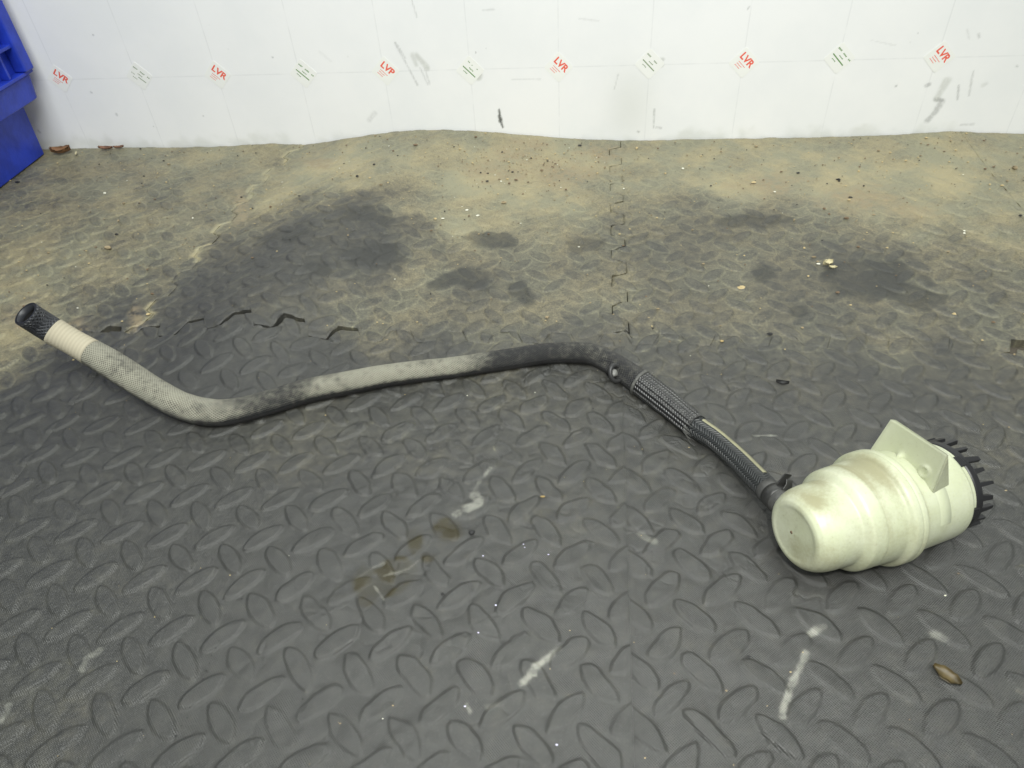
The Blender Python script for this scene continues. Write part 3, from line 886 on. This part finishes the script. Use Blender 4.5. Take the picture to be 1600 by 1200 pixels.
def sleeve(name, i0, i1, mat, grow=0.0, dust=None, nseg=44, step=.02, lump=0.0, parent=ROOT, lip=True, sh0=0., sh1=0.):
    Q, s = resample(part_of(i0, i1), step)
    P, R = Q[:, :3], Q[:, 3]+grow
    V, F, N, th = tube_geo(P, R, nseg)
    if lump:
        V = V+N*((fbm(np.repeat(s, nseg), np.tile(th, len(s)), 3, 3, 99)-.5)*lump)[:, None]
    sv = np.repeat(s/s[-1], nseg); nz_ = N[:, 2]; tv = np.tile(th, len(s))
    dv = dust(sv, nz_, V) if dust else np.zeros(len(V))
    uv = strand_uv(s, nseg, len(s))
    if lip:   # turn both ends inwards so the sleeve has thickness
        k = len(V); Vi = []; fi = []; nn = nseg
        for e, base_i in ((0, 0), (1, (len(s)-1)*nn)):
            ringv = V[base_i:base_i+nn]; c = P[0] if e == 0 else P[-1]
            inn = c+(ringv-c)*.82; dpt = P[1]-P[0] if e == 0 else P[-2]-P[-1]
            inn2 = inn+dpt/np.linalg.norm(dpt)*.05
            o0 = k+len(Vi); Vi += list(inn)+list(inn2)
            for j in range(nn):
                j2 = (j+1) % nn
                q = [(base_i+j, o0+j, o0+j2, base_i+j2), (o0+j, o0+nn+j, o0+nn+j2, o0+j2)]
                fi += q if e == 0 else [x[::-1] for x in q]
        V = np.vstack([V, Vi]); F = np.vstack([F, fi]); dv = np.r_[dv, np.zeros(len(Vi))]; uv = np.vstack([uv, np.zeros((len(Vi), 2))])
    return new_mesh(name, V, F, mat, parent, uv=uv, attrs=dict(dust=dv))

fb = lambda V, sc, sd: fbm(V[:, 0], V[:, 1]+V[:, 2], sc, 3, sd)
# bare rubber tip, open at the end
tip = sleeve('hose_tip', 0, 2, TIP, 0.0, lambda s, n, V: .25*np.clip(n, 0, 1)+.2*fb(V, 8, 3))
Q = part_of(0, 2); p0, p1 = Q[0, :3], Q[6, :3]; dr = (p1-p0)/np.linalg.norm(p1-p0)
PP = np.array([p0+dr*t for t in (.0, .02, .1, .3)]); RR = np.array([Q[0, 3]*.83]*4)
V, F, N, th = tube_geo(PP, RR, 32)
new_mesh('bore', np.vstack([V, PP[-1:]]), [tuple(f[::-1]) for f in F.tolist()]+[(96+i, 96+(i+1) % 32, 128) for i in range(32)], BORE, tip)
sleeve('cream_sleeve', 2, 4, CREAM, .004, lambda s, n, V: .5*sst(.45, .7, fb(V, 6, 6)))
def braid_dust(s, n, V):
    q = pr(V)[:, 0]   # station along the hose, read off its traced position
    along = np.interp(q, [130, 170, 250, 300, 345, 375, 440, 470, 500, 600, 700, 725, 772, 850, 880, 920, 960, 1000], [.95, .95, .95, .9, .75, .5, .22, .40, .95, .95, .9, .8, .16, .10, .24, .24, .2, .14])
    low = np.interp(q, [130, 300, 340, 380, 1000], [.35, .3, .05, .0, 0.])
    up = low+(1-low)*sst(-.35, .5, n)
    return np.clip(along*up*(.35+.7*fb(V, 7, 12)+.5*fb(V, 22, 19)), 0, 1.1)
sleeve('braided_sleeve', 4, 24, BRAID, .003, braid_dust, 52, .012, .005)
# shiny woven over-sleeve with flat lanes
sleeve('woven_sleeve', 24, 26, FLATS, .006, lambda s, n, V: .25*sst(.3, .9, n)+.1, 60, .012, .012)
# bare hose with moulded chevrons
hz_ = sleeve('hose', 26, 30, HERR, -.002, lambda s, n, V: .3*np.clip(n, 0, 1)*fb(V, 6, 14), 52, .012)
# tan stripe printed along its upper back
Q, s = resample(part_of(26, 30)[2:-8], .015)
T, A, B = frames(Q[:, :3])
th0 = math.radians(112)
V = []
for ang, k in ((-.27, .985), (-.16, 1.03), (0, 1.04), (.16, 1.03), (.27, .985)):
    t = th0+ang
    V.append(Q[:, :3]+(A*math.cos(t)+B*math.sin(t))*((Q[:, 3]-.002)*k)[:, None])
new_mesh('stripe', np.stack(V, 1).reshape(-1, 3), grid_faces(len(Q), 5), TANS, hz_)

# end of the braid is folded over and tied with a knotted cord
Q = part_of(23, 24); c0 = Q[8]; T = Q[10, :3]-Q[6, :3]; T /= np.linalg.norm(T)
A = np.cross(T, [0, 0, 1.]); A /= np.linalg.norm(A); B = np.cross(A, T)
def torus(c, R, r, name, mat, parent=ROOT, squash=1., n1=48, n2=12, tilt=0):
    V = []
    for i in range(n1):
        a = 2*math.pi*i/n1; d = A*math.cos(a)+B*math.sin(a)
        cp = c+d*R+T*(tilt*math.sin(a*1.0+.8))
        for j in range(n2):
            p = 2*math.pi*j/n2; V.append(cp+d*r*math.cos(p)+T*r*squash*math.sin(p))
    F = grid_faces(n1, n2, True); F = np.vstack([F, [[(n1-1)*n2+j, (n1-1)*n2+(j+1) % n2, (j+1) % n2, j] for j in range(n2)]])
    return new_mesh(name, V, F, mat, parent)
CORD = mat_plain('black_rubber_cord', (.03, .03, .03), .45)
e1 = part_of(23, 24)[12]
torus(e1[:3]+T*.0, e1[3]+.006, .011, 'sleeve_hem', mat_plain('frayed_hem', (.09, .09, .082), .6, 400, .0006, .3, 300), squash=1.2, tilt=.02)
kn = onmat(962, 583, .13); 
def loop_cord(c, R, r, name, mat, e1_, e2_):
    V = []
    n1, n2 = 30, 10
    for i in range(n1):
        a = 2*math.pi*i/n1; d = e1_*math.cos(a)+e2_*math.sin(a); nn = np.cross(e1_, e2_)
        for j in range(n2):
            p = 2*math.pi*j/n2; V.append(c+d*(R+r*math.cos(p))+nn*r*math.sin(p))
    F = grid_faces(n1, n2, True); F = np.vstack([F, [[(n1-1)*n2+j, (n1-1)*n2+(j+1) % n2, (j+1) % n2, j] for j in range(n2)]])
    return new_mesh(name, V, F, mat, ROOT)
e = -FW*.75+RI*.5; e /= np.linalg.norm(e); q1 = np.cross(e, [0, 0, 1.]); q1 /= np.linalg.norm(q1); q2 = np.cross(q1, e)
kc_ = loop_cord(kn, .052, .015, 'cord_loop', CORD, q1, q2*1.15)
spot(kn-e*.012, e, .030, mat_plain('grey_knot', (.16, .16, .15), .45, 300, .0008, .3, 200), 'knot', kc_, .016)
# frayed threads at the lower end of the woven sleeve
b = MB()
Q = part_of(25, 26)[-1]
Tn = part_of(25, 26)[-1, :3]-part_of(25, 26)[-4, :3]; Tn /= np.linalg.norm(Tn); An = np.cross(Tn, [0, 0, 1.]); An /= np.linalg.norm(An); Bn = np.cross(An, Tn)
for i in range(46):
    a = random.uniform(-2.2, .9) if i % 3 else random.uniform(0, 6.28)
    p = Q[:3]+(An*math.cos(a)+Bn*math.sin(a))*(Q[3]+.005)
    d = Tn*random.uniform(.02, .065)+(An*math.cos(a)+Bn*math.sin(a))*random.uniform(.0, .02)+np.array([0, 0, random.uniform(-.01, .015)])
    sd = np.cross(d, [0.2, .1, 1.]); sd = sd/np.linalg.norm(sd)*.0022
    up_ = np.array([0, 0, .003])
    b.add([p-Tn*.03-sd, p-Tn*.03+sd, p+d, p-Tn*.03+up_], [(0, 1, 2), (1, 3, 2), (3, 0, 2)])
fr_ = b.build('frayed_threads', mat_plain('grey_thread', (.14, .14, .13), .5), ROOT); fr_['kind'] = 'stuff'

# spring clamp, rubber cuff and the spout of the cup
dirv = nz-last; dl = np.linalg.norm(dirv); dirv /= dl
PP = np.array([last-dirv*.02, last+dirv*.02, last+dirv*(dl-.20)])
R0 = C[-1, 3]
def simple_tube(name, PP, R, mat, parent=ROOT, n=40):
    V, F, N, th = tube_geo(np.asarray(PP, float), R, n)
    m = len(PP)
    V = np.vstack([V, [PP[0], PP[-1]]])
    F = [tuple(f) for f in F.tolist()]+[(i, len(V)-2, (i+1) % n) for i in range(n)]+[((m-1)*n+i, (m-1)*n+(i+1) % n, len(V)-1) for i in range(n)]
    return new_mesh(name, V, F, mat, parent, uv=np.zeros((len(V), 2)), attrs=dict(dirt_shade=np.full(len(V), .2), dust=np.full(len(V), .1)))
sp0 = last+dirv*(dl-.30)
cuff = simple_tube('hose_cuff', [last-dirv*.05, last-dirv*.045, last+dirv*.0, sp0+dirv*.105, sp0+dirv*.11], [R0*.9, R0*1.01, R0*1.01, R0*1.02, R0*.9], mat_plain('grey_cuff', (.06, .06, .057), .5, 250, .0005, .35, 80))
cl_ = simple_tube('spring_clamp', [last+dirv*.012, last+dirv*.014, last+dirv*.085, last+dirv*.087], [R0*1.02, R0*1.075, R0*1.075, R0*1.02], STEEL)
spout = simple_tube('spout', [sp0+dirv*.10, sp0+dirv*.105, sp0+dirv*.125, sp0+dirv*.13, sp0+dirv*.3], [R0*1.06, R0*1.18, R0*1.2, R0*1.1, R0*1.05], CANM)
# the two pinch ears of the clamp stand up at the back
side = np.cross(dirv, [0, 0, 1.]); side /= np.linalg.norm(side); upv = np.cross(side, dirv)
if upv[2] < 0: upv = -upv
for sgn, off, hgt in ((1, .035, .085), (-1, .095, .06)):
    ang = math.radians(62)
    dirr = upv*math.sin(ang)+(-side if (-side)[1] > 0 else side)*math.cos(ang)
    tt = np.cross(dirv, dirr); tt /= np.linalg.norm(tt)
    p = last+dirv*off+dirr*(R0*1.04)
    b = MB(); P = []
    wd = .030
    for h_, bend in ((0, 0), (hgt*.6, .004), (hgt, .018)):
        for sx in (-1, 1):
            for th_ in (0, 1):
                P.append(p+dirr*h_+dirv*(sgn*bend)+tt*sx*wd*(1-.25*(h_ > 0))+dirv*th_*.010)
    F = []
    for k in (0, 1):
        o = 4*k
        F += [(o, o+2, o+6, o+4), (o+1, o+5, o+7, o+3), (o, o+4, o+5, o+1), (o+2, o+3, o+7, o+6)]
    F += [(0, 1, 3, 2), (8, 10, 11, 9)]
    b.add(P, F); b.build('clamp_ear', STEEL, cl_, bevel=.003)

# ------------------------------------------------------------------ litter on the mats
LEAF = mat_plain('dry_leaf', (.20, .10, .045), .7, 120, .001, .4, 60)
CHIP = mat_plain('bark_chip', (.17, .085, .05), .75, 120, .001, .4, 80)
PALE = mat_plain('pale_wood', (.50, .45, .28), .6, 100, .0006, .2, 80)
SOILM = mat_plain('dry_soil', (.27, .215, .13), .9, 160, .001, .3, 120)
DARKC = mat_plain('black_crumb', (.015, .015, .015), .6, 200, .001, .3)
def blade(name, x, y, L, W, ang, curl, mat, label, cat, lift=.012, n=12, ragged=.25, group=None):
    """a thin curled leaf-like flake with thickness"""
    P = onmat(x, y, lift)
    V = []; m = 7
    ca, sa = math.cos(ang), math.sin(ang)
    for side in (0, 1):
        for i in range(n):
            t = i/(n-1); wv = W*math.sin(math.pi*min(.98, max(.04, t)))**.7*(1+ragged*(random.random()-.5))
            for j in range(m):
                q = j/(m-1)*2-1
                lx = (t-.5)*L; ly = q*wv/2
                z = curl*(q*q)*W+.5*curl*(2*t-1)**2*L*.5+(random.random()-.5)*.004+side*.006
                V.append((P[0]+lx*ca-ly*sa, P[1]+lx*sa+ly*ca, P[2]+z))
    F0 = grid_faces(n, m); k = n*m
    idx = np.arange(k).reshape(n, m); loop = np.r_[idx[:, 0], idx[-1, 1:], idx[-2::-1, -1], idx[0, -2:0:-1]]
    mm = len(loop); i = np.arange(mm); j = (i+1) % mm
    F = np.vstack([F0[:, ::-1], F0+k, np.stack([loop[i], loop[j], loop[j]+k, loop[i]+k], 1)])
    o = new_mesh(name, V, F, mat); tag(o, label, cat, group); return o
def crumb_geo(P, r, sx=1., sy=1., sz=.7, n=7):
    V = []; F = []
    for k, (zz, rr) in enumerate(((-.5, .7), (.1, 1), (.7, .6))):
        for i in range(n):
            a = 2*math.pi*i/n+k*.4; q = random.uniform(.65, 1.15)
            V.append((P[0]+r*sx*rr*q*math.cos(a), P[1]+r*sy*rr*q*math.sin(a), P[2]+r*sz*zz*random.uniform(.8, 1.1)))
    for k in range(2):
        for i in range(n): F.append((k*n+i, k*n+(i+1) % n, (k+1)*n+(i+1) % n, (k+1)*n+i))
    F.append(tuple(range(2*n, 3*n))); F.append(tuple(range(n))[::-1])
    return V, F
def lump(name, x, y, r, mat, label, cat, sx=1, sy=1, sz=.7, group=None):
    P = onmat(x, y, LIFT+r*.35); V, F = crumb_geo(P, r, sx, sy, sz, 9)
    o = new_mesh(name, V, F, mat, smooth=False); bev(o, r*.12, 1); return tag(o, label, cat, group)
blade('dry_leaf', 97, 239, .24, .13, .25, .45, LEAF, 'curled brown dry leaf by the foot of the blue crate', 'leaf', .02)
blade('bark_chip', 166, 233, .20, .07, -.05, .3, CHIP, 'reddish bark chip lying against the wall near the crate', 'bark chip', .02)
blade('bark_chip', 186, 231, .13, .05, .2, .3, CHIP, 'small reddish bark chip touching a larger one at the wall', 'bark chip', .02)
blade('wood_splinter', 119, 240, .10, .025, 2.0, .1, PALE, 'pale wood splinter on the mat next to the dry leaf', 'splinter', .02)
blade('leaf_fragment', 1293, 414, .10, .06, .4, .5, PALE, 'pale yellow leaf fragment at the edge of a dark stain', 'leaf fragment', .015, ragged=.8)
blade('leaf_fragment', 1301, 419, .07, .03, -.2, .4, PALE, 'small pale leaf fragment beside the larger yellow one', 'leaf fragment', .015, ragged=.8)
blade('brown_leaf', 1478, 1057, .14, .075, -.75, .25, mat_plain('brown_leaf', (.075, .055, .02), .5, 90, .001, .5, 70), 'glossy brown leaf lying between studs in the lower right', 'leaf', .014)
lump('soil_clod', 168, 387, .035, SOILM, 'small tan clod of soil on the mat left of the hump', 'clod', 1.3, .8)
lump('soil_clod', 182, 366, .018, DARKC, 'dark clod of soil above the tan one', 'clod', 1.3, .9)
lump('rubber_crumb', 737, 832, .022, DARKC, 'black rubber crumb by the pale streak in the middle', 'crumb')
lump('rubber_crumb', 692, 928, .012, DARKC, 'tiny black crumb right of the brown oily patch', 'crumb')
lump('rubber_crumb', 558, 275, .020, DARKC, 'black crumb on the crest of the humped mat', 'crumb')
lump('wood_crumb', 848, 776, .014, mat_plain('ochre_crumb', (.33, .24, .10), .6), 'small ochre wood crumb right of the pale streak', 'crumb', 1.6, .6)
lump('wood_crumb', 1128, 533, .016, mat_plain('ochre_crumb', (.36, .27, .12), .6), 'ochre crumb on the mat behind the hose bend', 'crumb', 1.3, .8)
blade('black_shaving', 1222, 600, .09, .03, -.2, .6, DARKC, 'curled black rubber shaving on the mat behind the woven sleeve', 'shaving', .012)
# soil lying in the open joint at the right edge and the round hole at the left
b = MB()
for i in range(70):
    P = np.array([random.uniform(3.50, 4.0), -3.82-random.uniform(.09, .17), -.07+random.uniform(0, .05)]); V, F = crumb_geo(P, random.uniform(.012, .035), 1, 1, .8, 6); b.add(V, F)
so = b.build('joint_soil', SOILM); tag(so, kind='stuff', label='crumbled soil lying in the open mat joint', cat='soil')
# fine grit everywhere
def grit():
    b = MB(); mi = []
    mats = [mat_plain('white_grit', (.75, .74, .62), .5), mat_plain('tan_grit', (.48, .38, .20), .7), SOILM, mat_plain('brown_grit', (.16, .11, .065), .8), DARKC, mat_plain('painted_glint', (.75, .72, .95), .25)]
    def put(X, Y, r, k, sx=1.):
        P = np.array([X, Y, float(hmat(X, Y))+.009+r*.2]); n0 = len(b.f)
        V, F = crumb_geo(P, r, sx, 1, .7, 5); b.add(V, F); mi.extend([k]*(len(b.f)-n0))
    n = 0
    while n < 1500:
        X = random.uniform(-6.6, 5); Y = -random.uniform(.1, 3.9)
        dn = float(dust_field(np.array([X]), np.array([Y]))[0]) if n % 1 == 0 else 0
        if random.random() > dn*dn+.06: continue
        put(X, Y, random.lognormvariate(math.log(.0056), .5), random.choices(range(5), (.45, 3, 3.4, 3, 1.5))[0], random.uniform(.7, 1.8)); n += 1
    for i in range(240):
        X = random.uniform(-4.6, 3.6); Y = -random.uniform(3.9, 7.4)
        put(X, Y, random.lognormvariate(math.log(.0036), .45), random.choices(range(5), (.4, 3, 1.5, 1, 2.5))[0], random.uniform(.7, 1.6))
    for i in range(420):     # soil spilt near the wall
        x = random.gauss(830, 70); y = random.gauss(252, 18)
        if y < 216: continue
        P = onmat(x, y); put(P[0], P[1], random.lognormvariate(math.log(.0045), .45), random.choices(range(5), (.4, 2, 5, 1.5, .4))[0], random.uniform(.7, 1.5))
    for x, y in ((820, 857), (818, 852), (775, 947), (748, 990), (857, 868), (755, 870), (727, 1105), (870, 1165), (740, 948)):  # bluish white crumbs, coloured to stand in for flash glints
        P = onmat(x, y); put(P[0], P[1], .0048, 5, 1.5)
    for x, y in ((980, 293), (965, 325), (938, 393), (923, 427), (908, 463), (893, 502), (868, 553), (850, 590), (838, 637), (812, 672), (788, 718), (1080, 105), (1120, 25), (1353, 553)):
        P = onmat(x/2.857, 900+y/2.857); put(P[0], P[1], .0055, 4)
    o = b.build('grit', None, mats=mats, midx=mi); tag(o, kind='stuff', label='fine pale and brown grit strewn over the mats', cat='grit')
GRITQ = {}
_df = dust_field
_gx = np.linspace(-7, 5.2, 90); _gy = np.linspace(-4, 0, 50)
_G = _df(*[a.ravel() for a in np.meshgrid(_gx, _gy, indexing='ij')]).reshape(90, 50)
def dust_field(X, Y):   # coarse lookup, enough for scattering
    i = np.clip(((X+7)/12.2*89).astype(int), 0, 89); j = np.clip(((Y+4)/4*49).astype(int), 0, 49)
    return _G[i, j]
grit()
